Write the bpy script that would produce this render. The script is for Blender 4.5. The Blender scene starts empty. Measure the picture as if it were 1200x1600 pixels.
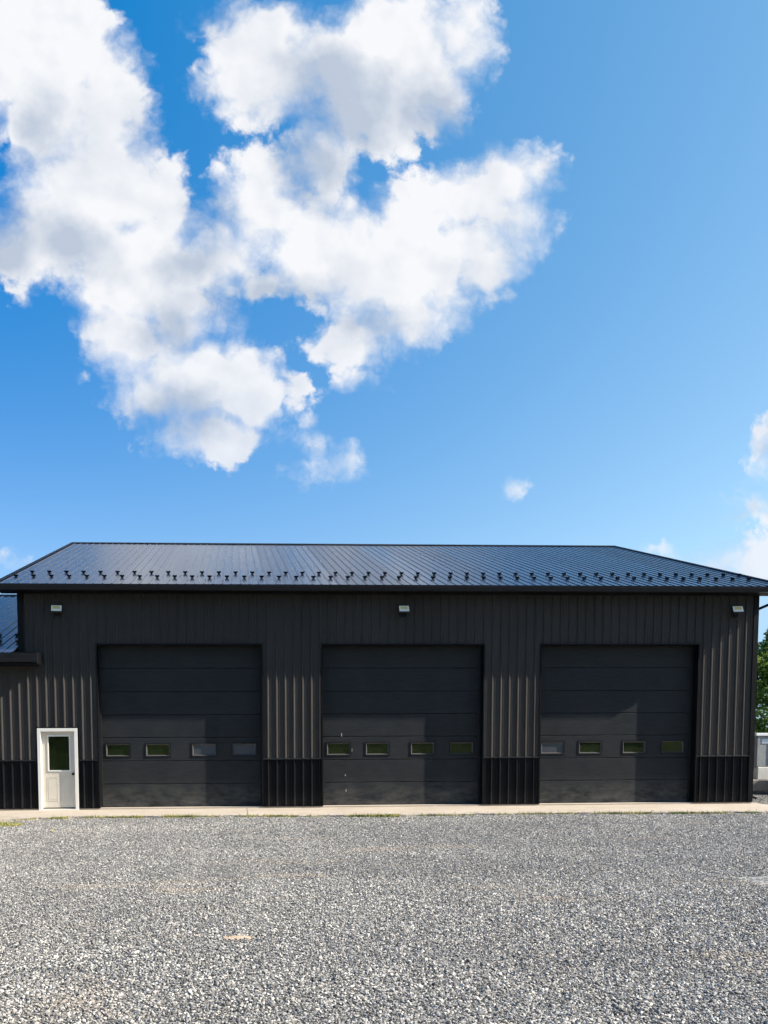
import bpy, bmesh, math, random
import numpy as np
from mathutils import Vector, Matrix
R = math.radians
scene = bpy.context.scene
col = scene.collection

# ------------------------------------------------------------------ camera
cam_d = bpy.data.cameras.new('camera')
cam = bpy.data.objects.new('camera', cam_d); col.objects.link(cam)
cam_d.sensor_fit = 'HORIZONTAL'; cam_d.sensor_width = 36.0
cam_d.lens = 36.0 * 1293.93 / 1200.0
cam_d.shift_x = (600 - 434.26) / 1200.0
cam_d.shift_y = (1251.34 - 800) / 1200.0
cam_d.clip_start = 0.1; cam_d.clip_end = 3000
yaw, pitch, roll = R(2.846), R(-4.007), R(-0.321)
right0 = Vector((math.cos(yaw), -math.sin(yaw), 0))
f0 = Vector((math.sin(yaw), math.cos(yaw), 0)); up0 = Vector((0, 0, 1))
fwd = f0 * math.cos(pitch) + up0 * math.sin(pitch)
upv = up0 * math.cos(pitch) - f0 * math.sin(pitch)
rt = right0 * math.cos(roll) + upv * math.sin(roll)
u2 = upv * math.cos(roll) - right0 * math.sin(roll)
m = Matrix((rt, u2, -fwd)).transposed().to_4x4()
m.translation = Vector((-0.822, -21.751, 1.663))
cam.matrix_world = m
scene.camera = cam

# ------------------------------------------------------------------ light and exposure
SUN_DIR = Vector((4.77, -1.0, 3.62)).normalized()          # towards the sun
SUN_EL = math.asin(SUN_DIR.z)
SUN_ROT = math.atan2(SUN_DIR.x, SUN_DIR.y)
sl = bpy.data.lights.new('sun', 'SUN'); sl.energy = 4.8; sl.angle = R(0.5); sl.color = (1.0, 0.90, 0.76)
so = bpy.data.objects.new('sun', sl); col.objects.link(so)
so.rotation_euler = SUN_DIR.to_track_quat('Z', 'Y').to_euler(); so.location = (20, -5, 30)
scene.view_settings.view_transform = 'Standard'; scene.view_settings.look = 'None'
scene.view_settings.gamma = 1; scene.view_settings.exposure = 1.2
scene.render.engine = 'CYCLES'
scene.cycles.use_adaptive_sampling = True; scene.cycles.adaptive_threshold = 0.02; scene.cycles.adaptive_min_samples = 8
scene.cycles.max_bounces = 6; scene.cycles.diffuse_bounces = 3; scene.cycles.glossy_bounces = 3; scene.cycles.transmission_bounces = 2; scene.cycles.transparent_max_bounces = 6
scene.cycles.use_denoising = True

# ------------------------------------------------------------------ world: Nishita sky with cumulus clouds
# cloud banks: (azimuth tangent, elevation tangent) * 13, radii in the same unit, tilt
ADD = [(-2.898,9.839,1.388,1.771,0),(-1.982,9.245,0.842,1.253,10),(-1.534,8.177,0.926,0.862,0),(-2.764,7.784,1.406,0.907,0),(-1.173,7.09,1.334,1.012,0),(-1.618,6.158,0.716,0.835,-20),(-0.621,5.429,1.352,0.798,0),(-0.436,4.724,0.923,0.549,0),(0.202,5.441,0.603,0.735,0),(0.572,10.042,1.283,0.985,0),(2.197,10.185,1.587,1.215,0),(1.91,9.272,1.157,0.545,0),(3.401,10.496,0.678,0.676,0),(3.594,10.593,0.505,0.721,0),(-2.662,8.148,1.124,0.994,0),(3.166,9.674,0.583,0.591,0),(1.332,8.846,0.597,0.637,0),(0.416,8.091,0.883,0.714,0),(1.523,7.428,1.457,0.787,0),(2.401,7.075,1.47,0.979,0),(3.277,8.118,1.275,0.574,-12),(4.305,8.515,0.74,0.573,0),(4.648,8.709,0.445,0.37,0),(3.876,7.388,0.594,0.655,0),(2.698,6.567,1.231,0.676,-15),(1.331,8.6,0.752,0.502,0),(1.815,6.033,0.687,0.471,0),(1.865,5.609,0.374,0.246,0),(-0.215,7.25,0.911,0.783,0),(-0.848,6.451,0.767,0.742,0),(-0.318,6.647,0.596,0.51,0),(4.265,7.91,0.713,0.577,0),(3.676,7.524,0.889,0.56,0),(0.849,8.239,0.481,0.366,0),(3.97,7.764,0.494,0.373,0),(0.836,5.546,0.137,0.377,-25),(1.011,5.34,0.215,0.189,0),(1.107,4.773,0.138,0.114,0),(0.988,4.6,0.295,0.143,20),(1.273,4.46,0.256,0.172,0),(1.223,4.105,0.316,0.182,0),(1.757,4.245,0.238,0.25,0),(1.441,4.145,0.237,0.134,0),(4.352,3.962,0.091,0.049,0),(-3.278,6.789,0.225,0.11,15),(-2.222,5.497,0.086,0.121,0),(8.487,4.71,0.312,0.294,0),(8.421,4.247,0.188,0.335,0),(8.274,3.702,0.501,0.238,0),(8.697,3.855,0.418,0.357,0),(7.901,2.705,0.889,0.34,8),(8.473,2.828,0.63,0.32,0),(-3.368,2.824,0.23,0.115,0),(6.591,3.026,0.269,0.099,0),(7.436,2.553,0.417,0.16,0)]
SUB = [(0.694,6.341,0.544,0.336,-5),(0.211,6.565,0.232,0.13,0),(2.395,8.666,0.214,0.092,-20),(2.065,8.547,0.097,0.165,0),(1.431,10.946,0.324,0.196,0),(-0.915,10.348,0.394,0.71,-14),(-0.667,9.24,0.303,0.54,-25),(-0.291,9.008,0.323,0.253,20),(-0.471,8.278,0.133,0.255,0),(-3.398,8.47,0.13,0.359,0)]
SHD = [(-0.966,4.954,0.918,0.518,0),(-0.55,7.242,0.67,0.414,-20),(-0.948,6.171,0.576,0.372,0),(1.621,9.626,1.057,0.723,20),(1.139,8.613,0.577,0.639,0),(-3.33,7.589,0.654,0.635,0),(0.551,6.757,1.161,0.316,-10),(2.207,6.369,0.688,0.263,0),(-2.397,7.429,0.848,0.365,20),(8.079,3.602,0.584,0.277,0),(8.408,4.591,0.27,0.177,0),(3.267,9.221,0.585,0.366,0),(-2.826,9.041,0.372,0.536,0),(2.877,9.392,0.583,0.546,0),(-0.303,7.936,0.382,0.548,0),(7.438,2.483,0.313,0.1,0)]
world = bpy.data.worlds.new('World'); scene.world = world
world.use_nodes = True
wt = world.node_tree; wn = wt.nodes; wl = wt.links; wn.clear()
def N(t, **k):
    n = wn.new(t)
    for a, b in k.items(): setattr(n, a, b)
    return n
def setin(n, i, v):
    if hasattr(v, 'is_linked') or isinstance(v, bpy.types.NodeSocket): wl.new(v, n.inputs[i])
    else: n.inputs[i].default_value = v
def M(op, a, b=0.0, c=0.0, clamp=False):
    n = N('ShaderNodeMath', operation=op, use_clamp=clamp)
    setin(n, 0, a); setin(n, 1, b); setin(n, 2, c)
    return n.outputs[0]
def ramp(v, a, b, lo=0.0, hi=1.0, it='SMOOTHSTEP'):
    n = N('ShaderNodeMapRange', interpolation_type=it)
    setin(n, 0, v); setin(n, 1, a); setin(n, 2, b); setin(n, 3, lo); setin(n, 4, hi)
    return n.outputs[0]
tc = N('ShaderNodeTexCoord')
sep = N('ShaderNodeSeparateXYZ'); wl.new(tc.outputs['Generated'], sep.inputs[0])
ay = M('MAXIMUM', M('ABSOLUTE', sep.outputs[1]), 0.12)
cu = M('MULTIPLY', M('DIVIDE', sep.outputs[0], ay), 13.0)
cv = M('MULTIPLY', M('DIVIDE', sep.outputs[2], ay), 13.0)
cmb = N('ShaderNodeCombineXYZ'); wl.new(cu, cmb.inputs[0]); wl.new(cv, cmb.inputs[1])
P = cmb.outputs[0]
def noise(vec, scale, detail, rough, off=0.0, lac=2.0, outc=0):
    mp = N('ShaderNodeMapping'); setin(mp, 0, vec); mp.inputs['Location'].default_value = (off, off * .7, off * 1.3)
    n = N('ShaderNodeTexNoise'); n.inputs['Scale'].default_value = scale
    n.inputs['Detail'].default_value = detail; n.inputs['Roughness'].default_value = rough; n.inputs['Lacunarity'].default_value = lac
    wl.new(mp.outputs[0], n.inputs['Vector'])
    return n.outputs[outc]
def vmad(vec, colr, amp):
    a = N('ShaderNodeVectorMath', operation='SUBTRACT'); setin(a, 0, colr); a.inputs[1].default_value = (.5, .5, .5)
    b = N('ShaderNodeVectorMath', operation='MULTIPLY_ADD'); wl.new(a.outputs[0], b.inputs[0]); b.inputs[1].default_value = (amp, amp, 0); setin(b, 2, vec)
    return b.outputs[0]
PW = vmad(P, noise(P, 1.0, 3, .5, 3.1, outc=1), 0.45)        # gently warped for the outlines
PW = vmad(PW, noise(P, 4.5, 4, .55, 9.1, outc=1), 0.22)
def blobfield(vec, lst, k):
    acc = None
    for (x, y, a, b, r) in lst:
        vi = vec
        if acc is not None:                                    # keeps the evaluation strictly one bank after another
            ch = N('ShaderNodeVectorMath', operation='MULTIPLY_ADD'); wl.new(acc, ch.inputs[0]); ch.inputs[1].default_value = (1e-7,) * 3; setin(ch, 2, vec)
            vi = ch.outputs[0]
        ln = N('ShaderNodeVectorMath', operation='LENGTH')
        if r == 0:
            q = N('ShaderNodeVectorMath', operation='MULTIPLY_ADD'); setin(q, 0, vi)
            q.inputs[1].default_value = (1 / a, 1 / b, 0); q.inputs[2].default_value = (-x / a, -y / b, 0)
            wl.new(q.outputs[0], ln.inputs[0])
        else:
            cs, sn = math.cos(R(-r)), math.sin(R(-r))
            sb = N('ShaderNodeVectorMath', operation='SUBTRACT'); setin(sb, 0, vi); sb.inputs[1].default_value = (x, y, 0)
            d1 = N('ShaderNodeVectorMath', operation='DOT_PRODUCT'); wl.new(sb.outputs[0], d1.inputs[0]); d1.inputs[1].default_value = (cs / a, sn / a, 0)
            d2 = N('ShaderNodeVectorMath', operation='DOT_PRODUCT'); wl.new(sb.outputs[0], d2.inputs[0]); d2.inputs[1].default_value = (-sn / b, cs / b, 0)
            cx = N('ShaderNodeCombineXYZ'); wl.new(d1.outputs['Value'], cx.inputs[0]); wl.new(d2.outputs['Value'], cx.inputs[1])
            wl.new(cx.outputs[0], ln.inputs[0])
        s = min(a, b)
        v = M('MULTIPLY_ADD', ln.outputs['Value'], -s, s)
        acc = v if acc is None else M('SMOOTH_MAX', acc, v, k)
    return acc
F = blobfield(PW, ADD, 0.10)
G = blobfield(PW, SUB, 0.06)
F = M('SMOOTH_MIN', F, M('MULTIPLY', G, -1.0), 0.10)
n_big = noise(P, 1.7, 10, .62, 0.0)
vo = N('ShaderNodeTexVoronoi', feature='SMOOTH_F1'); vo.inputs['Scale'].default_value = 3.3; vo.inputs['Smoothness'].default_value = .35
vo.inputs['Detail'].default_value = 2.5; vo.inputs['Roughness'].default_value = .55
wl.new(PW, vo.inputs['Vector'])
bil = M('SUBTRACT', 0.45, vo.outputs['Distance'])
D = M('ADD', F, M('MULTIPLY_ADD', n_big, 0.56, -0.09))
D = M('ADD', D, M('MULTIPLY', bil, 0.20))
softn = ramp(noise(P, .9, 2, .5, 17.0), .35, .65, 0.14, 0.75)
alpha = M('MULTIPLY', ramp(D, -0.03, softn), ramp(cv, 1.5, 7.0, 0.72, 1.0))
# light and shade inside the clouds (they are lit from the upper right)
S = blobfield(vmad(P, noise(P, 1.4, 5, .6, 31.0, outc=1), 0.9), SHD, 0.2)
S = ramp(S, -0.22, 0.40)
PL = N('ShaderNodeVectorMath', operation='ADD'); wl.new(P, PL.inputs[0]); PL.inputs[1].default_value = (0.16, 0.13, 0)
emb = M('SUBTRACT', noise(P, 1.0, 4, .45, 40.0), noise(PL.outputs[0], 1.0, 4, .45, 40.0))
sh = M('ADD', M('MULTIPLY', S, 0.95), M('MULTIPLY', emb, -1.5))
sh = M('ADD', sh, M('MULTIPLY', M('SUBTRACT', noise(P, .55, 4, .45, 55.0), .5), 1.0))
sh = M('MULTIPLY', M('ADD', sh, 0.06), 1.0, clamp=True)
cmix = N('ShaderNodeMix', data_type='RGBA'); wl.new(sh, cmix.inputs[0])
cmix.inputs[6].default_value = (0.785, 0.795, 0.82, 1); cmix.inputs[7].default_value = (0.43, 0.495, 0.60, 1)
sky = N('ShaderNodeTexSky'); sky.sky_type = 'NISHITA'; sky.sun_disc = False
sky.sun_elevation = SUN_EL; sky.sun_rotation = SUN_ROT
sky.altitude = 200; sky.air_density = 1.0; sky.dust_density = 0.6; sky.ozone_density = 2.2
ssp = N('ShaderNodeSeparateColor'); wl.new(sky.outputs[0], ssp.inputs[0])
dt = N('ShaderNodeVectorMath', operation='DOT_PRODUCT'); wl.new(tc.outputs['Generated'], dt.inputs[0]); dt.inputs[1].default_value = SUN_DIR
skc = N('ShaderNodeCombineColor')                          # colour grade of the Nishita sky, bluer away from the sun
SK = 0.1                                                   # strength of the Nishita sky
for i, (k0, k1, k2, lim) in enumerate(((-.176, 2.03, .152, .40), (-.058, 1.66, .18, .62), (.226, 1.172, .045, .85))):
    raw = M('MULTIPLY', ssp.outputs[i], SK)
    v = M('MULTIPLY_ADD', raw, k1, M('MULTIPLY_ADD', dt.outputs['Value'], k2, k0))
    wl.new(M('MINIMUM', M('MAXIMUM', v, M('MULTIPLY', raw, 0.12)), lim), skc.inputs[i])
mx = N('ShaderNodeMix', data_type='RGBA'); wl.new(alpha, mx.inputs[0]); wl.new(skc.outputs[0], mx.inputs[6]); wl.new(cmix.outputs[2], mx.inputs[7])
bg = N('ShaderNodeBackground'); wl.new(mx.outputs[2], bg.inputs[0]); bg.inputs[1].default_value = 0.52
wo = N('ShaderNodeOutputWorld'); wl.new(bg.outputs[0], wo.inputs[0])
world.cycles.sampling_method = 'MANUAL'; world.cycles.sample_map_resolution = 512

# ------------------------------------------------------------------ helpers
def tag(o, label=None, cat=None, group=None, kind=None):
    if label: o['label'] = label
    if cat: o['category'] = cat
    if group: o['group'] = group
    if kind: o['kind'] = kind
    return o
def empty(name, loc=(0, 0, 0), **k):
    o = bpy.data.objects.new(name, None); col.objects.link(o); o.location = loc
    o.empty_display_size = .3
    return tag(o, **k)
class MB:
    def __init__(s): s.v = []; s.f = []; s.smooth = False
    def quad(s, a, b, c, d):
        n = len(s.v); s.v += [tuple(a), tuple(b), tuple(c), tuple(d)]; s.f.append((n, n + 1, n + 2, n + 3))
    def poly(s, pts):
        n = len(s.v); s.v += [tuple(p) for p in pts]; s.f.append(tuple(range(n, n + len(pts))))
    def box(s, x0, x1, y0, y1, z0, z1, bev=0.0):
        n = len(s.v)
        if bev <= 0:
            s.v += [(x, y, z) for x in (x0, x1) for y in (y0, y1) for z in (z0, z1)]
            s.f += [tuple(n + i for i in q) for q in ((0, 1, 3, 2), (4, 6, 7, 5), (0, 4, 5, 1), (2, 3, 7, 6), (0, 2, 6, 4), (1, 5, 7, 3))]
            return
        bm = bmesh.new(); bmesh.ops.create_cube(bm, size=1)
        for v in bm.verts:
            v.co = Vector(((x0 + x1) / 2 + v.co.x * (x1 - x0), (y0 + y1) / 2 + v.co.y * (y1 - y0), (z0 + z1) / 2 + v.co.z * (z1 - z0)))
        bmesh.ops.bevel(bm, geom=bm.edges[:], offset=bev, segments=2, affect='EDGES', profile=.5)
        s.addbm(bm)
    def addbm(s, bm, mat=None):
        n = len(s.v); bm.verts.ensure_lookup_table(); bm.verts.index_update()
        s.v += [tuple((mat @ v.co) if mat else v.co) for v in bm.verts]
        s.f += [tuple(n + v.index for v in f.verts) for f in bm.faces]; bm.free()
    def prism(s, prof, axis, a, b, cap=True):
        """closed profile of 2-D points swept along axis ('x': points are (y, z); 'y': (x, z); 'z': (x, y))"""
        def P(p, t): return (t, p[0], p[1]) if axis == 'x' else ((p[0], t, p[1]) if axis == 'y' else (p[0], p[1], t))
        n = len(prof)
        for i in range(n):
            p, q = prof[i], prof[(i + 1) % n]
            s.quad(P(p, a), P(q, a), P(q, b), P(p, b))
        if cap: s.poly([P(p, a) for p in prof][::-1]); s.poly([P(p, b) for p in prof])
    def tube(s, pts, r, seg=12, cap=True):
        pts = [Vector(p) for p in pts]; rings = []
        rs = r if isinstance(r, (list, tuple)) else [r] * len(pts)
        up = Vector((0, 0, 1))
        for i, p in enumerate(pts):
            t = ((pts[min(i + 1, len(pts) - 1)] - pts[max(i - 1, 0)])).normalized()
            a = t.cross(up)
            if a.length < .05: a = t.cross(Vector((1, 0, 0)))
            a.normalize(); b = t.cross(a).normalized()
            rings.append([p + (a * math.cos(2 * math.pi * k / seg) + b * math.sin(2 * math.pi * k / seg)) * rs[i] for k in range(seg)])
        n = len(s.v)
        for rg in rings: s.v += [tuple(q) for q in rg]
        for i in range(len(rings) - 1):
            for k in range(seg):
                a = n + i * seg + k; b = n + i * seg + (k + 1) % seg
                s.f.append((a, b, b + seg, a + seg))
        if cap:
            s.f.append(tuple(n + k for k in range(seg))[::-1]); s.f.append(tuple(n + (len(rings) - 1) * seg + k for k in range(seg)))
    def build(s, name, mat, parent=None, smooth=False, fix=True):
        me = bpy.data.meshes.new(name); me.from_pydata(s.v, [], s.f); me.materials.append(mat)
        if fix:
            bm = bmesh.new(); bm.from_mesh(me); bmesh.ops.remove_doubles(bm, verts=bm.verts, dist=1e-5)
            bmesh.ops.recalc_face_normals(bm, faces=bm.faces[:]); bm.to_mesh(me); bm.free()
        if smooth:
            me.polygons.foreach_set('use_smooth', [True] * len(me.polygons))
        o = bpy.data.objects.new(name, me); col.objects.link(o)
        if parent: o.parent = parent
        return o
def local(o, parent):
    """parent a part whose mesh was drawn in world space"""
    o.parent = parent; o.matrix_parent_inverse = Matrix.Translation(-parent.location) if parent.type == 'EMPTY' else Matrix()
    return o

# ------------------------------------------------------------------ materials
class MT:
    def __init__(s, name, base=(.5, .5, .5), rough=.5, metal=0.0, spec=.5):
        s.m = bpy.data.materials.new(name); s.m.use_nodes = True
        s.t = s.m.node_tree; s.n = s.t.nodes; s.l = s.t.links
        s.b = s.n['Principled BSDF']; s.b.inputs['Base Color'].default_value = (*base, 1)
        s.b.inputs['Roughness'].default_value = rough; s.b.inputs['Metallic'].default_value = metal
        s.b.inputs['Specular IOR Level'].default_value = spec
        s.tc = s.n.new('ShaderNodeTexCoord')
    def new(s, t, **k):
        n = s.n.new(t)
        for a, b in k.items(): setattr(n, a, b)
        return n
    def noise(s, scale, detail=4, rough=.55, stretch=(1, 1, 1), loc=(0, 0, 0), color=False, coord='Object'):
        mp = s.new('ShaderNodeMapping'); s.l.new(s.tc.outputs[coord], mp.inputs[0])
        mp.inputs['Scale'].default_value = stretch; mp.inputs['Location'].default_value = loc
        n = s.new('ShaderNodeTexNoise'); s.l.new(mp.outputs[0], n.inputs['Vector'])
        n.inputs['Scale'].default_value = scale; n.inputs['Detail'].default_value = detail; n.inputs['Roughness'].default_value = rough
        return n.outputs[1 if color else 0]
    def range(s, v, a, b, lo, hi):
        n = s.new('ShaderNodeMapRange'); s.l.new(v, n.inputs[0])
        for i, x in enumerate((a, b, lo, hi)): n.inputs[i + 1].default_value = x
        return n.outputs[0]
    def mix(s, f, a, b):
        n = s.new('ShaderNodeMix', data_type='RGBA')
        for i, x in ((0, f), (6, a), (7, b)):
            if isinstance(x, (int, float)): n.inputs[i].default_value = x
            elif isinstance(x, tuple): n.inputs[i].default_value = (*x, 1)
            else: s.l.new(x, n.inputs[i])
        return n.outputs[2]
    def math(s, op, a, b=0.0, clamp=False):
        n = s.new('ShaderNodeMath', operation=op, use_clamp=clamp)
        for i, x in ((0, a), (1, b)):
            if isinstance(x, (int, float)): n.inputs[i].default_value = x
            else: s.l.new(x, n.inputs[i])
        return n.outputs[0]
    def color(s, c): s.l.new(c, s.b.inputs['Base Color']); return s
    def rough(s, c): s.l.new(c, s.b.inputs['Roughness']); return s
    def bump(s, h, dist=.01, strength=1.0):
        n = s.new('ShaderNodeBump'); s.l.new(h, n.inputs['Height']); n.inputs['Distance'].default_value = dist; n.inputs['Strength'].default_value = strength
        s.l.new(n.outputs[0], s.b.inputs['Normal']); return s

RP_ = .2286
def metal_paint(name, base, rough, spec=.5, var=.25, dust=0.0, wave=.004, sheet=0.0, rvar=0.0, splash=0.0):
    t = MT(name, base, rough, 0, spec)
    n = t.noise(.9, 5, .6); n2 = t.noise(14, 5, .65, (1, 1, .25))
    lo = tuple(c * (1 - var) for c in base); hi = tuple(c * (1 + var) for c in base)
    c = t.mix(t.range(n, .3, .7, 0, 1), lo, hi)
    if dust:                                        # dried dust washed down the sheets
        d = t.math('MULTIPLY', t.range(n2, .48, .78, 0, 1), dust)
        c = t.mix(d, c, (.16, .14, .115))
    rg = t.range(n2, .3, .7, rough * .85, min(1, rough * 1.2))
    sp = t.new('ShaderNodeSeparateXYZ'); t.l.new(t.tc.outputs['Object'], sp.inputs[0])
    if sheet or rvar:                               # every 36 inch sheet weathers a little differently
        fl = t.math('FLOOR', t.math('DIVIDE', t.math('ADD', sp.outputs[0], .0762), RP_ * 4))
        wn_ = t.new('ShaderNodeTexWhiteNoise', noise_dimensions='1D'); t.l.new(fl, wn_.inputs['W'])
        if sheet: c = t.mix(t.range(wn_.outputs[0], 0, 1, 0, 1), t.mix(sheet, c, (0, 0, 0)), t.mix(sheet * .12, c, (.3, .29, .27)))
        if rvar: rg = t.math('ADD', rg, t.range(wn_.outputs[0], 0, 1, -rvar, rvar))
    if splash:                                      # rain splash on the lowest part
        z_ = t.range(sp.outputs[2], .0, .42, 1, 0)
        d = t.math('MULTIPLY', z_, t.range(t.noise(5, 6, .7), .3, .7, 0, splash)); c = t.mix(d, c, (.15, .135, .11))
    t.color(c); t.rough(rg)
    t.bump(t.noise(1.6, 2, .5, (1, 1, .35)), wave)     # slight oil canning of the sheet metal
    return t.m
M_SIDING = metal_paint('charcoal_siding', (.0375, .0345, .0335), .50, .14, .06, .02, sheet=.08)
M_WAINS = metal_paint('black_wainscot', (.0048, .0052, .0072), .45, .08, .10, .006, splash=.12)
M_TRIM = metal_paint('black_trim', (.0055, .006, .0075), .45, .12, .1, .008)
M_TRIM2 = metal_paint('charcoal_trim', (.014, .015, .017), .45, .25, .1, .02)
M_ROOF = metal_paint('roof_metal', (.018, .026, .049), .20, .5, .12, .015, .001, sheet=.12, rvar=.05)
M_ROOF.node_tree.nodes['Principled BSDF'].inputs['IOR'].default_value = 1.35
M_GUTTER = metal_paint('gutter_metal', (.010, .011, .015), .33, .25, .1, .02)
M_SOFFIT = metal_paint('soffit_black', (.005, .0055, .0075), .5, .1, .1)
M_GUARD = metal_paint('guard_black', (.006, .007, .012), .45, .2, .1)

def door_paint():
    t = MT('door_paint', (.03, .034, .038), .5, 0, .06)
    st = t.noise(3.0, 6, .65, (1, 1, 26), (3, 1, 2))             # fine horizontal grain of the pressed panels
    bl = t.noise(1.4, 5, .6, (1, 1, 1.2), (7, 0, 1))
    sep = t.new('ShaderNodeSeparateXYZ'); t.l.new(t.tc.outputs['Object'], sep.inputs[0])
    low = t.range(sep.outputs[2], 0.75, 0.05, 0, 1)               # road dust splashed up the lowest panels
    dirt = t.math('MULTIPLY', low, t.range(t.noise(2.2, 6, .7, (1, 1, 2.2), (2, 5, 0)), .36, .66, 0, 1), True)
    c = t.mix(t.range(bl, .3, .7, 0, 1), (.019, .0220, .026), (.025, .0275, .031))
    c = t.mix(t.math('MULTIPLY', t.range(st, .45, .72, 0, 1), .35), c, (.060, .060, .060))
    c = t.mix(t.math('MULTIPLY', dirt, .6), c, (.125, .12, .108))
    t.color(c); t.rough(t.range(st, .3, .7, .40, .62)); t.bump(st, .0025)
    return t.m
M_DOOR = door_paint()
M_WFRAME = MT('window_frame', (.012, .013, .016), .4, 0, .15).m
M_BEAD = MT('window_bead', (.060, .060, .060), .4, 0, .2).m
def glass_mat(name, base, ior, rough=.03):
    t = MT(name, base, rough, 0, .5); t.b.inputs['IOR'].default_value = ior
    t.bump(t.noise(2.5, 2, .5), .002)
    return t.m
M_GLASS = glass_mat('door_glass', (.008, .012, .006), 1.6)
M_GREYREFL = MT('grey_reflection_pane', (.048, .054, .068), .3, 0, .4).m  # hazy grey base colour stands in for a grey reflection in the glass
M_GLASS2 = glass_mat('entry_glass', (.004, .007, .003), 1.55)
def white_paint():
    t = MT('white_paint', (.80, .79, .76), .38, 0, .5)
    d = t.range(t.noise(2.5, 6, .7, (1, 1, .5)), .5, .8, 0, .35)
    t.color(t.mix(d, (.74, .725, .69), (.58, .54, .47))); return t.m
M_WHITE = white_paint()
def door_white():
    t = MT('door_white', (.7, .68, .62), .4, 0, .5)
    d = t.range(t.noise(2.0, 6, .7, (1, 1, .6), (4, 4, 4)), .42, .75, 0, .6)
    t.color(t.mix(d, (.64, .585, .50), (.50, .435, .34))); return t.m
M_DWHITE = door_white()
M_BLACK = MT('black_plastic', (.008, .008, .010), .4, 0, .4).m
M_KNOB = MT('dark_bronze', (.02, .018, .016), .3, .8, .5).m
def lamp_face():
    t = MT('lamp_reflector', (.92, .91, .86), .35, 0, .5)
    return t.m
M_LENS = lamp_face()
M_LED = MT('led_board', (.80, .62, .24), .4, 0, .5).m
M_GALV = MT('galvanised', (.42, .43, .44), .38, .6, .5).m
M_RUBBER = MT('rubber', (.012, .012, .013), .8, 0, .3).m

def concrete(name, base, stain, scale=1.0, rough=.85):
    t = MT(name, base, rough, 0, .3)
    a = t.noise(.7 * scale, 6, .65); b = t.noise(9 * scale, 6, .7); f = t.noise(90, 4, .6)
    c = t.mix(t.range(a, .38, .66, 0, .75), base, stain)
    c = t.mix(t.range(b, .50, .75, 0, .6), c, tuple(x * .72 for x in base))
    c = t.mix(t.range(f, .4, .6, 0, .35), c, tuple(min(1, x * 1.15) for x in base))
    t.color(c); t.bump(t.math('ADD', t.math('MULTIPLY', b, 1.0), t.math('MULTIPLY', f, .5)), .006)
    return t.m
M_CONC = concrete('apron_concrete', (.44, .385, .32), (.34, .29, .235))
def apron_stains():
    n = M_CONC.node_tree.nodes; l = M_CONC.node_tree.links; b = n['Principled BSDF']
    src = b.inputs['Base Color'].links[0].from_socket
    tc = [x for x in n if x.type == 'TEX_COORD'][0]
    mp = n.new('ShaderNodeMapping'); l.new(tc.outputs['Object'], mp.inputs[0]); mp.inputs['Scale'].default_value = (1, 1, 1)
    no = n.new('ShaderNodeTexNoise'); no.inputs['Scale'].default_value = 1.5; no.inputs['Detail'].default_value = 8; no.inputs['Roughness'].default_value = .72; l.new(mp.outputs[0], no.inputs['Vector'])
    sp = n.new('ShaderNodeSeparateXYZ'); l.new(tc.outputs['Object'], sp.inputs[0])
    mr = n.new('ShaderNodeMapRange'); l.new(sp.outputs[1], mr.inputs[0])
    for i, x in enumerate((-1.6, -2.6, 0.0, .16)): mr.inputs[i + 1].default_value = x
    ad = n.new('ShaderNodeMath'); ad.operation = 'ADD'; l.new(no.outputs[0], ad.inputs[0]); l.new(mr.outputs[0], ad.inputs[1])
    m2 = n.new('ShaderNodeMapRange'); l.new(ad.outputs[0], m2.inputs[0])
    for i, x in enumerate((.55, .70, 0.0, .55)): m2.inputs[i + 1].default_value = x
    mx_ = n.new('ShaderNodeMix'); mx_.data_type = 'RGBA'; l.new(m2.outputs[0], mx_.inputs[0]); l.new(src, mx_.inputs[6]); mx_.inputs[7].default_value = (.235, .205, .165, 1)
    l.new(mx_.outputs[2], b.inputs['Base Color'])
apron_stains()
M_BLOCK = concrete('block_concrete', (.36, .36, .345), (.22, .22, .21), 2.5)
M_TIMBER = concrete('weathered_timber', (.23, .20, .175), (.12, .105, .09), 3.0)

# ------------------------------------------------------------------ building, world frame: x along the front, y into the building, z up
RP = .2286                                                        # rib pitch, 9 inches
XL, XR, ZE = -6.353, 13.114, 5.503
OV, PIT, YR = .59, .332, 9.593
ZT = 5.645
RXL, RXR = -6.772, 13.574
ZR = ZT + (YR + OV) * PIT
ZW = 1.262
DOORS = [(-4.381, -.152), (1.455, 5.707), (7.262, 11.515)]
DH = 4.203
EDR = (-5.955, -4.925, 2.07)                                      # entry door opening incl. frame
WX0 = -13.2                                                       # far end of the low wing
WZE, WYR = 3.95, 8.3

B = empty('garage_building', (3.4, 0, 0), label='long dark metal workshop with three big garage doors and a white entry door', cat='garage building')
def part(mb, name, mat, parent=B, smooth=False, **k):
    o = mb.build(name, mat, None, smooth); o.parent = parent
    o.matrix_parent_inverse = Matrix.Translation(-B.location)
    if parent is not B: o.matrix_parent_inverse = Matrix()
    return tag(o, **k)

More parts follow.
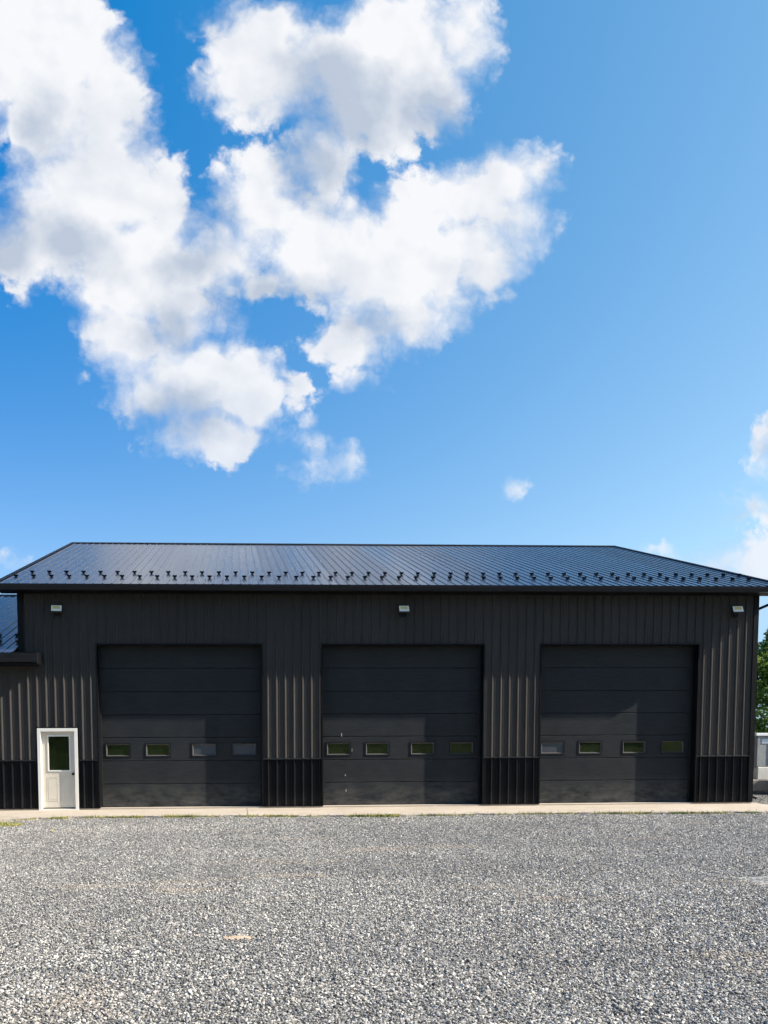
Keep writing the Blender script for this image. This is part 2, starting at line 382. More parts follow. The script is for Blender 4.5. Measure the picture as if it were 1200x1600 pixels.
def rib_profile(x0, x1, h=.030, minor=.0035, rw=.031):
    """x, outward offset breakpoints of the rib panel"""
    pts = []
    k = math.floor(x0 / RP) - 1
    while k * RP < x1 + RP:
        c = k * RP
        pts += [(c - rw * .8, 0), (c - .012, h), (c + .006, h), (c + rw * 1.25, 0)]
        for m_ in (RP / 3 + .003, 2 * RP / 3 - .003):
            pts += [(c + m_ - .016, 0), (c + m_ - .006, minor), (c + m_ + .006, minor), (c + m_ + .016, 0)]
        k += 1
    return pts
def ribbed(x0, x1, z0, z1, holes=(), y=0.0, extra=(), h=.030):
    """corrugated sheet in the plane y with rectangular holes (hx0, hx1, hz0, hz1)"""
    pts = rib_profile(x0, x1, h)
    xs = sorted(set([x0, x1] + [p[0] for p in pts if x0 < p[0] < x1] + [v for q in holes for v in q[:2] if x0 < v < x1]))
    px = [p[0] for p in pts]; py = [p[1] for p in pts]
    ofs = {x: float(np.interp(x, px, py)) for x in xs}
    mb = MB()
    for a, b in zip(xs, xs[1:]):
        if b - a < 1e-6: continue
        c = (a + b) / 2
        cuts = sorted([(q[2], q[3]) for q in holes if q[0] < c < q[1]])
        z = z0
        spans = []
        for lo, hi in cuts:
            if lo > z: spans.append((z, min(lo, z1)))
            z = max(z, hi)
        if z < z1: spans.append((z, z1))
        for lo, hi in spans:
            if hi - lo > 1e-4: mb.quad((a, y - ofs[a], lo), (b, y - ofs[b], lo), (b, y - ofs[b], hi), (a, y - ofs[a], hi))
    return mb
TR = .035                                                         # jamb trim width
holes = [(a - .0, b + .0, -1, DH) for a, b in DOORS] + [(EDR[0], EDR[1], -1, EDR[2])]
# front walls: the main bay is tall, the wing is low; both lie in one plane
WT = 3.66                                                         # wing wall height at its soffit
part(ribbed(XL, XR, ZW, ZE, holes), 'wall', M_SIDING, label='charcoal ribbed steel siding')
part(ribbed(WX0, XL, ZW, WT, holes), 'wing_wall', M_SIDING)
# trim between siding and wainscot, foot trim, eave trim
mb = MB(); edges = [WX0] + [v for q in sorted(holes) for v in (q[0], q[1])] + [XR]
segs = [(edges[i], edges[i + 1]) for i in range(0, len(edges), 2)]
for a, b in segs:
    part(ribbed(a, b, 0.0, ZW - .03, (), y=.004), 'wainscot', M_WAINS, label='black ribbed steel wainscot')
    mb = MB(); mb.prism([(.002, ZW - .035), (-.033, ZW - .035), (-.033, ZW - .012), (-.006, ZW + .004), (.002, ZW + .004)], 'x', a + .002, b - .002)
    part(mb, 'wainscot_trim', M_TRIM2)
    mb = MB(); mb.box(a + .002, b - .002, -.033, .003, -.012, .012); part(mb, 'base_trim', M_TRIM)
mb = MB(); mb.box(XL - .02, XR + .02, -.012, .35, -.35, -.014)
mb.box(WX0, XL - .021, -.012, .35, -.35, -.014)
part(mb, 'foundation', M_CONC)
# corner trims
mb = MB()
mb.prism([(XR - .11, -.0335), (XR + .022, -.0335), (XR + .022, .11), (XR + .0, .11), (XR + .0, -.003), (XR - .11, -.003)], 'z', 0.0, ZE)
part(mb, 'corner_trim', M_TRIM)
mb = MB()
mb.prism([(XL + .12, -.0335), (XL - .022, -.0335), (XL - .022, .11), (XL, .11), (XL, -.003), (XL + .12, -.003)], 'z', WZE + .08, ZE)
part(mb, 'corner_trim', M_TRIM)
# side and back walls
def flatwall(pts, name):
    mb = MB(); mb.poly(pts); part(mb, name, M_SIDING)
for x, nm in ((XR, 'side_wall'), (XL, 'side_wall')):
    mb = MB(); n = int(2 * YR / RP)
    ys = [i * RP for i in range(n + 1)] + [2 * YR]
    prof = []
    for y0_ in ys[:-1]:
        for dy, o_ in ((0, 0), (.09, 0), (.105, .019), (.125, .019), (.14, 0)): prof.append((y0_ + dy, o_))
    prof.append((2 * YR, 0)); sgn = 1 if x == XR else -1
    def top(y_): return ZE - .02 + PIT * min(y_, 2 * YR - y_)
    for (a, oa), (b, ob) in zip(prof, prof[1:]):
        if b <= a: continue
        mb.quad((x + sgn * oa, a, 0), (x + sgn * ob, b, 0), (x + sgn * ob, b, top(b)), (x + sgn * oa, a, top(a)))
    part(mb, nm, M_SIDING)
mb = MB(); mb.quad((XL, 2 * YR, 0), (XR, 2 * YR, 0), (XR, 2 * YR, ZE), (XL, 2 * YR, ZE)); part(mb, 'back_wall', M_SIDING)
mb = MB(); mb.quad((WX0, 0, 0), (WX0, 2 * WYR, 0), (WX0, 2 * WYR, WT), (WX0, 0, WT)); mb.poly([(WX0, 0, WT), (WX0, 2 * WYR, WT), (WX0, WYR, WT + WYR * PIT + .2)])
mb.quad((WX0, 2 * WYR, 0), (XL, 2 * WYR, 0), (XL, 2 * WYR, WT), (WX0, 2 * WYR, WT)); part(mb, 'wing_end_wall', M_SIDING)

# roofs: ribbed sheets up the slope
def roof_sheet(x0, x1, ye, zt, yr, sgn=1, h=.014, ylim=None):
    """sgn +1 front slope from y=ye rising to y=yr; sgn -1 the mirrored back slope"""
    pts = rib_profile(x0, x1, h, 0.0, .020); px = [p[0] for p in pts]; py = [p[1] for p in pts]
    xs = sorted(set([x0, x1] + [q for q in px if x0 < q < x1]))
    L = math.hypot(1, PIT); nx = (-PIT / L, 1 / L)
    mb = MB()
    def P(x, y):
        o_ = float(np.interp(x, px, py)); z = zt + (y - ye) * PIT
        yy = y + nx[0] * o_; zz = z + nx[1] * o_
        if sgn < 0: yy = 2 * yr - yy
        return (x, yy, zz)
    for a, b in zip(xs, xs[1:]):
        mb.quad(P(a, ye), P(b, ye), P(b, yr), P(a, yr))
        # sheet edge thickness at the eave
        pa, pb = P(a, ye), P(b, ye); mb.quad(pa, pb, (pb[0], pb[1] + sgn * .004, zt - .012), (pa[0], pa[1] + sgn * .004, zt - .012))
    return mb
roof = part(roof_sheet(RXL, RXR, -OV, ZT, YR), 'roof', M_ROOF, label='dark blue grey standing rib metal roof')
part(roof_sheet(RXL, RXR, -OV, ZT, YR, -1), 'back_roof', M_ROOF)
# ridge cap
mb = MB()
def slopepoly(x0, x1, ya, za, yb, zb, t, mb): mb.quad((x0, ya, za), (x1, ya, za), (x1, yb, zb), (x0, yb, zb))
w = .20; zc = ZR + .030
mb.prism([(YR - w, zc - w * PIT), (YR, zc + .006), (YR + w, zc - w * PIT), (YR + w, zc - w * PIT - .02), (YR, zc - .016), (YR - w, zc - w * PIT - .02)], 'x', RXL - .02, RXR + .02)
part(mb, 'ridge_cap', M_TRIM, parent=roof)
# rake trims down both gable ends of the main roof
for x, s_ in ((RXL, -1), (RXR, 1)):
    mb = MB()
    for sg in (1, -1):
        def Q(y_, dz): return (y_ if sg > 0 else 2 * YR - y_, ZT + (y_ + OV) * PIT + dz)
        prof = [Q(-OV - .01, -.155), Q(YR - .0, -.155), Q(YR, .034), Q(-OV - .01, .034)]
        xa, xb = (x, x + s_ * .022); mb.prism(prof, 'x', min(xa, xb), max(xa, xb))
        prof = [Q(-OV - .01, .022), Q(YR - .0, .022), Q(YR, .036), Q(-OV - .01, .036)]
        xa, xb = (x - s_ * .09, x - s_ * .0005); mb.prism(prof, 'x', min(xa, xb), max(xa, xb))
    part(mb, 'rake_trim', M_TRIM, parent=roof)
# soffits
mb = MB(); mb.box(RXL, RXR, -OV + .10, .012, ZE - .004, ZE + .012)
for x0, x1 in ((RXL, XL - .025), (XR + .025, RXR)):
    for sg in (1, -1):
        def Q(y_, dz): return (y_ if sg > 0 else 2 * YR - y_, ZT + (y_ + OV) * PIT + dz)
        mb.prism([Q(.02, -.153), Q(YR - .001, -.153), Q(YR - .001, -.14), Q(.02, -.14)], 'x', x0 + .001, x1 - .001)
part(mb, 'soffit', M_SOFFIT)
# fascia and K-style gutter
mb = MB(); mb.box(RXL, RXR, -OV + .075, -OV + .098, ZE - .006, ZT - .015)
part(mb, 'fascia', M_TRIM)
def gutter(x0, x1, yf, zt, hgt, name, open_end=False):
    g = .115; zb = zt - hgt
    prof = [(yf + g, zt), (yf + g, zb), (yf + .035, zb), (yf + .022, zb + .02), (yf + .016, zb + hgt * .45), (yf, zb + hgt * .72), (yf - .004, zt - .008), (yf + .012, zt - .008), (yf + .012, zt - .02), (yf + .018, zb + hgt * .5 + .03),
            (yf + .030, zb + hgt * .45), (yf + .036, zb + .012), (yf + g - .006, zb + .012), (yf + g - .006, zt)]
    mb = MB(); mb.prism(prof, 'x', x0, x1, cap=False)
    for x in (x0, x1):
        mb.prism([(yf + g, zt - .002), (yf + g, zb), (yf + .035, zb), (yf + .022, zb + .02), (yf + .016, zb + hgt * .45), (yf, zb + hgt * .72), (yf - .004, zt - .009)], 'x', x - .003, x + .003)
    return part(mb, name, M_GUTTER)
gutter(RXL - .005, RXR + .005, -OV - .045, ZT - .014, .135, 'gutter')
# downspout elbow on the right gable side
mb = MB(); mb.tube([(RXR - .05, -.50, ZE - .02), (RXR - .06, -.50, ZE - .10), (RXR - .12, -.42, ZE - .17), (XR + .10, .16, 5.17), (XR + .075, .22, 5.06), (XR + .075, .22, .25), (XR + .09, .18, .14), (XR + .16, .02, .09)], .036, 12)
part(mb, 'downspout', M_TRIM, smooth=True)
# low wing roof, its return in front of the main wall, gutter and soffit
part(roof_sheet(WX0 - .4, XL - .024, -OV, WZE, WYR), 'wing_roof', M_ROOF)
part(roof_sheet(WX0 - .4, XL - .024, -OV, WZE, WYR, -1), 'wing_back_roof', M_ROOF)
mb = MB(); mb.box(XL - .02, -5.80, -OV - .03, -.034, WZE - .012, WZE + .012); part(mb, 'wing_cap_flashing', M_TRIM)
mb = MB(); zc = WZE + (WYR + OV) * PIT + .03
mb.prism([(WYR - w, zc - w * PIT), (WYR, zc + .006), (WYR + w, zc - w * PIT), (WYR + w, zc - w * PIT - .02), (WYR, zc - .016), (WYR - w, zc - w * PIT - .02)], 'x', WX0 - .42, XL - .03)
part(mb, 'wing_ridge_cap', M_TRIM)
mb = MB(); mb.box(WX0 - .4, -5.80, -OV + .10, -.024, WT - .004, WT + .012)
part(mb, 'wing_soffit', M_SOFFIT)
mb = MB(); mb.prism([(-OV - .02, WT + .02), (-.034, WT + .02), (-.034, WZE + .016), (-OV - .02, WZE + .016)], 'x', -5.798, -5.778)
part(mb, 'wing_rake_trim', M_TRIM)
mb = MB(); mb.box(WX0 - .4, -5.80, -OV + .075, -OV + .098, WT - .006, WZE - .015)
part(mb, 'wing_fascia', M_TRIM)
gutter(WX0 - .4, -5.775, -OV - .045, WZE - .014, .215, 'wing_gutter')
# snow guards: two staggered rows on the main roof
def guard_mesh():
    mb = MB()
    mb.box(-.035, .035, -.075, .055, 0, .005)                       # foot
    mb.prism([(-.018, .004), (.018, .004), (.026, .020), (.058, .034), (.058, .066), (.030, .076), (.0, .064), (-.030, .076), (-.058, .066), (-.058, .034), (-.026, .020)], 'y', -.012, .012)
    mb.prism([(.012, .005), (.05, .005), (.012, .045)], 'x', -.007, .007)
    return mb
g0 = guard_mesh().build('snow_guard', M_GUARD)
first = True
ang = math.atan(PIT)
def put_guard(x, y, zt, parent):
    global first
    o = g0 if first else g0.copy()
    if not first: col.objects.link(o)
    first = False
    o.parent = parent; o.matrix_parent_inverse = Matrix()
    o.location = Vector((x, y, zt + (y + OV) * PIT + .002)); o.rotation_euler = (ang, 0, 0)
    return o
YU, YLO = -OV + 1.90, -OV + 1.08
k = -29
xs_low = [(k2 + .5) * RP for k2 in range(-29, 60, 2)]
xs_up = [(k2 + .5) * RP for k2 in range(-28, 60, 2)]
for x in xs_low:
    if RXL + .15 < x < RXR - .1: put_guard(x, YLO, ZT, roof)
for x in xs_up:
    if RXL + .15 < x < RXR - .1: put_guard(x, YU, ZT, roof)
wroof = [o for o in B.children if o.name == 'wing_roof'][0]
for x, y in [((k2 + .5) * RP, YLO) for k2 in (-29, -31, -33, -35)] + [((k2 + .5) * RP, YU) for k2 in (-30, -32, -34)]: put_guard(x, y, WZE, wroof)

# ------------------------------------------------------------------ sectional garage doors
REC = .28
WIN = [(.14, .76), (1.185, 1.805), (2.40, 3.02), (3.46, 4.08)]
SEAMS = [-.02, .60, 1.205, 1.82, 2.42, 3.02, 3.63, 4.26]
labels = ['leftmost garage door, beside the white entry door', 'middle garage door, marked with pale scuffs', 'rightmost garage door, nearest the open corner of the yard']
for di, (a, b) in enumerate(DOORS):
    mb = MB()                                                     # J-trim round the opening
    mb.box(a - TR, a - .0, -.0335, -.0, 0, DH + TR); mb.box(b, b + TR, -.0335, -.0, 0, DH + TR); mb.box(a, b, -.0335, -.0, DH, DH + TR)
    part(mb, 'door_trim', M_TRIM)
    mb = MB()                                                     # reveal
    mb.box(a - .10, a, .001, REC + .06, 0, DH + .1); mb.box(b, b + .10, .001, REC + .06, 0, DH + .1); mb.box(a, b, .001, REC + .06, DH, DH + .1)
    part(mb, 'door_reveal', M_TRIM)
    mb = MB()                                                     # weather stop inside the reveal
    mb.box(a, a + .035, REC - .05, REC - .015, 0, DH); mb.box(b - .035, b, REC - .05, REC - .015, 0, DH); mb.box(a + .035, b - .035, REC - .05, REC - .015, DH - .05, DH)
    part(mb, 'weather_stop', M_RUBBER)
    mb = MB()
    wz0, wz1 = 1.335, 1.65
    for si in range(7):
        z0, z1 = SEAMS[si] + .004, SEAMS[si + 1] - .004
        x0, x1 = a + .001, b - .001
        e = .012
        def row(zA, yA, zB, yB, xs_):
            for xa, xb in xs_: mb.quad((xa, yA, zA), (xb, yA, zA), (xb, yB, zB), (xa, yB, zB))
        full = [(x0, x1)]
        row(z0, REC + .022, z0 + e * .6, REC + .002, full); row(z0 + e * .6, REC + .002, z0 + e, REC, full)
        row(z1 - e, REC, z1 - e * .4, REC + .003, full); row(z1 - e * .4, REC + .003, z1, REC + .022, full)
        if si == 2:
            row(z0 + e, REC, wz0, REC, full); row(wz1, REC, z1 - e, REC, full)
            cuts = [x0] + [a + v for q in WIN for v in q] + [x1]
            row(wz0, REC, wz1, REC, [(cuts[i], cuts[i + 1]) for i in range(0, len(cuts), 2)])
        else:
            row(z0 + e, REC, z1 - e, REC, full)
    mb.box(a, b, REC + .05, REC + .06, 0, DH)
    for si in range(1, 7): mb.box(a + .002, b - .002, REC + .0225, REC + .045, SEAMS[si] - .02, SEAMS[si] + .02)
    dr = part(mb, 'garage_door', M_DOOR, label=labels[di])
    mb = MB(); mb.box(a + .004, b - .004, REC + .004, REC + .04, -.05, -.012)
    part(mb, 'bottom_seal', M_RUBBER, parent=dr)
    hx = a + (1.42, 1.03, 2.0)[di]
    mb = MB(); mb.tube([(hx - .07, REC - .004, .10), (hx - .06, REC - .035, .115), (hx + .06, REC - .035, .115), (hx + .07, REC - .004, .10)], .008, 8)
    part(mb, 'lift_handle', M_BLACK, parent=dr)
    for wi, (wa, wb) in enumerate(WIN):
        xa, xb = a + wa, a + wb
        mb = MB()
        fo, fi = .028, .030
        # raised outer frame
        for q in ((xa - fo, xb + fo, wz1, wz1 + fo), (xa - fo, xb + fo, wz0 - fo, wz0), (xa - fo, xa, wz0, wz1), (xb, xb + fo, wz0, wz1)):
            mb.box(q[0], q[1], REC - .014, REC + .001, q[2], q[3])
        fr = part(mb, 'window_frame', M_WFRAME, parent=dr)
        mb = MB()                                                 # sloping inner bead
        O = [(xa, wz0), (xb, wz0), (xb, wz1), (xa, wz1)]; I = [(xa + fi, wz0 + fi), (xb - fi, wz0 + fi), (xb - fi, wz1 - fi), (xa + fi, wz1 - fi)]
        for i in range(4):
            j = (i + 1) % 4
            mb.quad((O[i][0], REC - .010, O[i][1]), (O[j][0], REC - .010, O[j][1]), (I[j][0], REC + .022, I[j][1]), (I[i][0], REC + .022, I[i][1]))
        part(mb, 'window_bead', M_BEAD, parent=dr)
        mb = MB(); mb.box(xa + fi - .004, xb - fi + .004, REC + .024, REC + .034, wz0 + fi - .004, wz1 - fi + .004)
        gl = part(mb, 'window_pane', M_GREYREFL if (di, wi) in ((0, 2), (0, 3), (2, 0)) else M_GLASS, parent=dr)
        if (di, wi) in ((0, 2), (0, 3), (2, 0)): gl['label'] = 'window pane with a grey reflection painted in'
# pale paint scrapes and a small dent plate on the middle door
M_SCUFF = MT('scrape', (.34, .34, .33), .6).m
dm = [o for o in B.children if o.name.startswith('garage_door')][1]
for (x, z, w_, h_) in ((1.455 + .52, 1.86, .018, .12), (1.455 + .62, .79, .02, .055), (1.455 + .64, .38, .018, .08), (1.455 + .80, 1.46, .012, .09)):
    mb = MB(); mb.poly([(x, REC - .0025, z - h_ / 2), (x + w_, REC - .0025, z - h_ / 2 + .01), (x + w_ * .8, REC - .0025, z + h_ / 2), (x - w_ * .2, REC - .0025, z + h_ / 2 - .012)])
    part(mb, 'paint_scrape', M_SCUFF, parent=dm)

# ------------------------------------------------------------------ entry door
x0, x1, zt = EDR
mb = MB()
fw, zb = .085, -.055
mb.box(x0, x0 + fw, -.045, .10, zb + .03, zt, .004); mb.box(x1 - fw, x1, -.045, .10, zb + .03, zt, .004); mb.box(x0 + fw, x1 - fw, -.045, .10, zt - fw, zt, .004)
mb.box(x0 + fw, x0 + fw + .012, .012, .10, 0.0, zt - fw); mb.box(x1 - fw - .012, x1 - fw, .012, .10, 0.0, zt - fw)
ef = part(mb, 'entry_door_frame', M_WHITE, label='white entry door frame')
mb = MB(); mb.box(x0 - .0, x1 + .0, -.06, .12, zb, zb + .028, .004)
part(mb, 'threshold', M_WHITE, parent=ef)
mb = MB(); mb.box(x0 - .03, x0, -.0335, .0, 0, zt + .03); mb.box(x1, x1 + .03, -.0335, 0, 0, zt + .03); mb.box(x0, x1, -.0335, 0, zt, zt + .03)
mb.box(x0 - .02, x0, .001, .12, 0, zt); mb.box(x1, x1 + .02, .001, .12, 0, zt)
part(mb, 'entry_trim', M_TRIM)
mb = MB()
ya = .045; xa, xb = x0 + fw + .004, x1 - fw - .004; z0, z1 = .012, zt - fw - .004
gx0, gx1, gz0, gz1 = x0 + .27, x1 - .235, .985, 1.86
mb.box(xa, gx0, ya, ya + .044, z0, z1); mb.box(gx1, xb, ya, ya + .044, z0, z1)
mb.box(gx0, gx1, ya, ya + .044, z0, gz0); mb.box(gx0, gx1, ya, ya + .044, gz1, z1)
ed = part(mb, 'entry_door', M_DWHITE, label='off white steel entry door with a tall dark window')
mb = MB(); t_ = .035
for q in ((gx0 - t_, gx1 + t_, gz1, gz1 + t_), (gx0 - t_, gx1 + t_, gz0 - t_, gz0), (gx0 - t_, gx0, gz0, gz1), (gx1, gx1 + t_, gz0, gz1)):
    mb.box(q[0], q[1], ya - .014, ya - .0005, q[2], q[3], .004)
part(mb, 'window_frame', M_WHITE, parent=ed)
mb = MB(); mb.box(gx0, gx1, ya + .012, ya + .03, gz0, gz1)
part(mb, 'window_pane', M_GLASS2, parent=ed)
mb = MB()                                                        # two pressed panels below the window
cxm = (xa + xb) / 2
for (pa, pb) in ((xa + .11, cxm - .035), (cxm + .035, xb - .11)):
    pz0, pz1 = .18, .80
    for q in ((pa, pb, pz1 - .012, pz1), (pa, pb, pz0, pz0 + .012), (pa, pa + .012, pz0 + .012, pz1 - .012), (pb - .012, pb, pz0 + .012, pz1 - .012)):
        mb.box(q[0], q[1], ya - .004, ya - .0005, q[2], q[3])
    mb.box(pa + .04, pb - .04, ya - .004, ya - .0005, pz0 + .04, pz1 - .04)
part(mb, 'pressed_panel', M_DWHITE, parent=ed)
mb = MB(); kx, kz = xb - .055, .885
bm = bmesh.new(); bmesh.ops.create_uvsphere(bm, u_segments=16, v_segments=10, radius=.032)
mb.addbm(bm, Matrix.Translation((kx, ya - .055, kz)) @ Matrix.Diagonal((1, .8, 1, 1)))
mb.tube([(kx, ya - .04, kz), (kx, ya, kz)], .014); mb.tube([(kx, ya - .012, kz), (kx, ya, kz)], .034)
part(mb, 'door_knob', M_KNOB, parent=ed, smooth=True)

# ------------------------------------------------------------------ floodlights (things screwed to the wall)
def floodlight():
    t = empty('floodlight', (0, 0, 0))
    tilt = Matrix.Rotation(R(-30), 4, 'X')                         # lens turned out and down
    mb = MB(); mb.box(-.155, .155, -.022, .022, -.115, .115, .008)
    for i in range(9): mb.box(-.13 + i * .0325 - .004, -.13 + i * .0325 + .004, .0225, .045, -.09, .09)
    h = mb.build('housing', M_BLACK, t)
    mb = MB(); mb.box(-.128, .128, -.0265, -.0225, -.088, .088, .0015); ln = mb.build('lens', M_LENS, t)
    mb = MB(); mb.box(-.088, .088, -.0295, -.027, -.028, .062); le = mb.build('led_board', M_LED, t)
    T = Matrix.Translation((0, -.17, .03)) @ tilt
    for o in (h, ln, le): o.matrix_local = T
    mb = MB()
    mb.box(-.045, .045, -.03, -.0, -.16, -.06, .004)                   # wall box
    mb.tube([(0, -.02, -.10), (0, -.10, -.075), (0, -.15, .0)], .016, 10)
    mb.build('bracket', M_BLACK, t)
    mb = MB()
    bm = bmesh.new(); bmesh.ops.create_uvsphere(bm, u_segments=16, v_segments=12, radius=.038)
    mb.addbm(bm, Matrix.Translation((.0, -.085, -.165)))
    mb.tube([(0, -.02, -.12), (0, -.07, -.15)], .014, 8)
    mb.build('motion_sensor', M_BLACK, t, smooth=True)
    return t
fl0 = floodlight()
def dup(root):
    r = root.copy(); col.objects.link(r)
    for ch in list(root.children):
        c = ch.copy(); col.objects.link(c); c.parent = r
    return r
fls = ['black floodlight on the wall above the left garage door, beside the low wing roof', 'black floodlight under the eave above the middle garage door', 'black floodlight near the right corner of the building']
for i, (x, z, az) in enumerate(((-5.37, 5.06, 7), (3.55, 5.07, -1), (12.47, 5.08, -8))):
    o = fl0 if i == 0 else dup(fl0)
    o.location = (x, -.0305, z); o.rotation_euler = (0, 0, R(az))
    tag(o, fls[i], 'floodlight', 'floodlights along the front wall')

# ------------------------------------------------------------------ ground
rng = np.random.default_rng(7)
def sheet(name, x0, x1, y0, y1, z, nx, ny, mat, zf=None, **k):
    xs = np.linspace(x0, x1, nx + 1); ys = np.linspace(y0, y1, ny + 1)
    v = [(x, y, z + (zf(x, y) if zf else 0)) for y in ys for x in xs]
    f = [(j * (nx + 1) + i, j * (nx + 1) + i + 1, (j + 1) * (nx + 1) + i + 1, (j + 1) * (nx + 1) + i) for j in range(ny) for i in range(nx)]
    me = bpy.data.meshes.new(name); me.from_pydata(v, [], f); me.materials.append(mat)
    me.polygons.foreach_set('use_smooth', [True] * len(f))
    o = bpy.data.objects.new(name, me); col.objects.link(o); return tag(o, **k)
def grass_mat():
    t = MT('grass_ground', (.06, .10, .025), .9, 0, .2)
    a = t.noise(.25, 6, .65); b = t.noise(6, 6, .7)
    c = t.mix(t.range(a, .35, .65, 0, 1), (.055, .10, .022), (.11, .14, .04))
    c = t.mix(t.range(b, .4, .7, 0, .6), c, (.03, .055, .014))
    t.color(c); t.bump(b, .05); return t.m
M_GRASS = grass_mat()
def far_z(x, y):
    return 0.0
sheet('ground', -320, 320, -260, 400, -.115, 4, 4, M_GRASS, kind='structure')
def bank_z(x, y):
    t = max(0.0, min(1.0, (-38 - y) / 26)); t = t * t * (3 - 2 * t)
    return 5.2 * t + .25 * math.sin(x * .13) * t
sheet('grass_bank', -70, 80, -70, -37.5, -.10, 60, 24, M_GRASS, bank_z, kind='structure')

def yard_mat():
    t = MT('gravel_bed', (.2, .2, .2), .9, 0, .25)
    v = t.new('ShaderNodeTexVoronoi', feature='F1'); v.inputs['Scale'].default_value = 34; t.l.new(t.tc.outputs['Object'], v.inputs['Vector'])
    w = t.new('ShaderNodeTexVoronoi', feature='DISTANCE_TO_EDGE'); w.inputs['Scale'].default_value = 34; t.l.new(t.tc.outputs['Object'], w.inputs['Vector'])
    sp = t.new('ShaderNodeSeparateColor'); t.l.new(v.outputs['Color'], sp.inputs[0])
    cr = t.new('ShaderNodeValToRGB'); t.l.new(sp.outputs[0], cr.inputs[0])
    e = cr.color_ramp.elements; e[0].color = (.06, .06, .062, 1); e[1].color = (.52, .51, .48, 1); e.new(.5).color = (.23, .235, .24, 1)
    c = t.mix(t.range(w.outputs['Distance'], 0.0, .10, .75, 0), cr.outputs[0], (.035, .034, .033))
    n = t.noise(.5, 5, .6)
    c = t.mix(t.range(n, .45, .7, 0, .5), c, (.20, .17, .135))
    t.color(c); t.bump(w.outputs['Distance'], .02, .8); return t.m
M_YARD = yard_mat()
def yard_z(x, y):
    return .012 * math.sin(x * .9 + 1.3 * math.sin(y * .45)) * math.sin(y * .55 + .4) - .004 + (.0 if y < -3.4 else .0)
sheet('gravel_yard', -26, 40, -31, 32, -.082, 220, 200, M_YARD, yard_z, kind='structure')

# apron: one concrete slab, its gravelled front edge runs a little crooked
mb = MB()
front = [(-13.6, -3.3), (-8.5, -3.25), (-6.1, -3.05), (-5.4, -2.35), (-4.2, -2.08), (-1.9, -2.22), (.3, -2.42), (2.6, -2.52), (5, -2.44), (7.3, -2.43), (9.6, -2.55), (13.30, -2.62)]
joints = [-9.5, -2.3 + 1.1, 3.55, 6.48, 9.4]
pts = []
for (ax, ay), (bx, by) in zip(front, front[1:]):
    n = max(1, int((bx - ax) / .25))
    for i in range(n): t = i / n; pts.append((ax + (bx - ax) * t, ay + (by - ay) * t + .035 * math.sin(ax * 3 + i * 1.7)))
pts.append(front[-1])
ring = pts + [(13.30, 1.2), (-13.6, 1.2)]
mb.poly([(x, y, -.048) for x, y in ring])
for i in range(len(ring)):
    a, b = ring[i], ring[(i + 1) % len(ring)]; mb.quad((a[0], a[1], -.25), (b[0], b[1], -.25), (b[0], b[1], -.048), (a[0], a[1], -.048))
apron = mb.build('concrete_apron', M_CONC); tag(apron, kind='structure')
mb = MB()
for x in (-.56,): mb.box(x - .006, x + .006, -2.3, -.016, -.0475, -.044)
tag(mb.build('apron_joint', MT('joint', (.10, .09, .075), .9).m), kind='structure')

# loose crushed stone: one object, stones set by the thousand
def stone_mat():
    t = MT('crushed_stone', (.3, .3, .3), .78, 0, .35)
    oi = t.new('ShaderNodeObjectInfo')
    cr = t.new('ShaderNodeValToRGB'); t.l.new(oi.outputs['Random'], cr.inputs[0])
    e = cr.color_ramp.elements; e[0].color = (.050, .049, .049, 1); e[1].color = (.63, .595, .54, 1)
    for p_, c_ in ((.22, (.10, .099, .10)), (.45, (.19, .185, .178)), (.68, (.325, .314, .295)), (.86, (.48, .46, .425))): e.new(p_).color = (*c_, 1)
    mp = t.new('ShaderNodeMapping'); t.l.new(oi.outputs['Location'], mp.inputs[0])
    def ln(scale, detail, loc, stretch=(1, 1, 1)):
        m2 = t.new('ShaderNodeMapping'); t.l.new(oi.outputs['Location'], m2.inputs[0]); m2.inputs['Location'].default_value = loc; m2.inputs['Scale'].default_value = stretch
        n = t.new('ShaderNodeTexNoise'); n.inputs['Scale'].default_value = scale; n.inputs['Detail'].default_value = detail; t.l.new(m2.outputs[0], n.inputs['Vector']); return n.outputs[0]
    c = cr.outputs[0]
    c = t.mix(t.range(ln(.30, 5, (3, 8, 1), (.55, 1.6, 1)), .44, .64, 0, .36), c, (.095, .095, .10))      # darker damp drifts
    c = t.mix(t.range(ln(.7, 4, (13, 2, 5), (.6, 1.5, 1)), .60, .74, 0, .55), c, (.36, .29, .215))       # clayey patches
    sx_ = t.new('ShaderNodeSeparateXYZ'); t.l.new(oi.outputs['Location'], sx_.inputs[0])      # faint wheel lanes packed with pale fines, running to the doors
    ph = t.math('ADD', sx_.outputs[0], t.math('MULTIPLY', t.math('SUBTRACT', ln(.25, 2, (1, 1, 1)), .5), 1.2))
    lane = t.range(t.math('ABSOLUTE', t.math('SUBTRACT', t.math('PINGPONG', t.math('ADD', ph, 20.0), .95), .45)), .0, .30, 1, 0)
    c = t.mix(t.math('MULTIPLY', lane, t.range(ln(.5, 3, (9, 4, 2)), .40, .60, .0, .22)), c, (.40, .385, .36))
    n = t.noise(60, 3, .6)
    c = t.mix(t.range(n, .45, .65, 0, .3), c, (.56, .54, .50))
    t.color(c); return t.m
M_STONE = stone_mat()
stones = bpy.data.collections.new('stone_shapes')
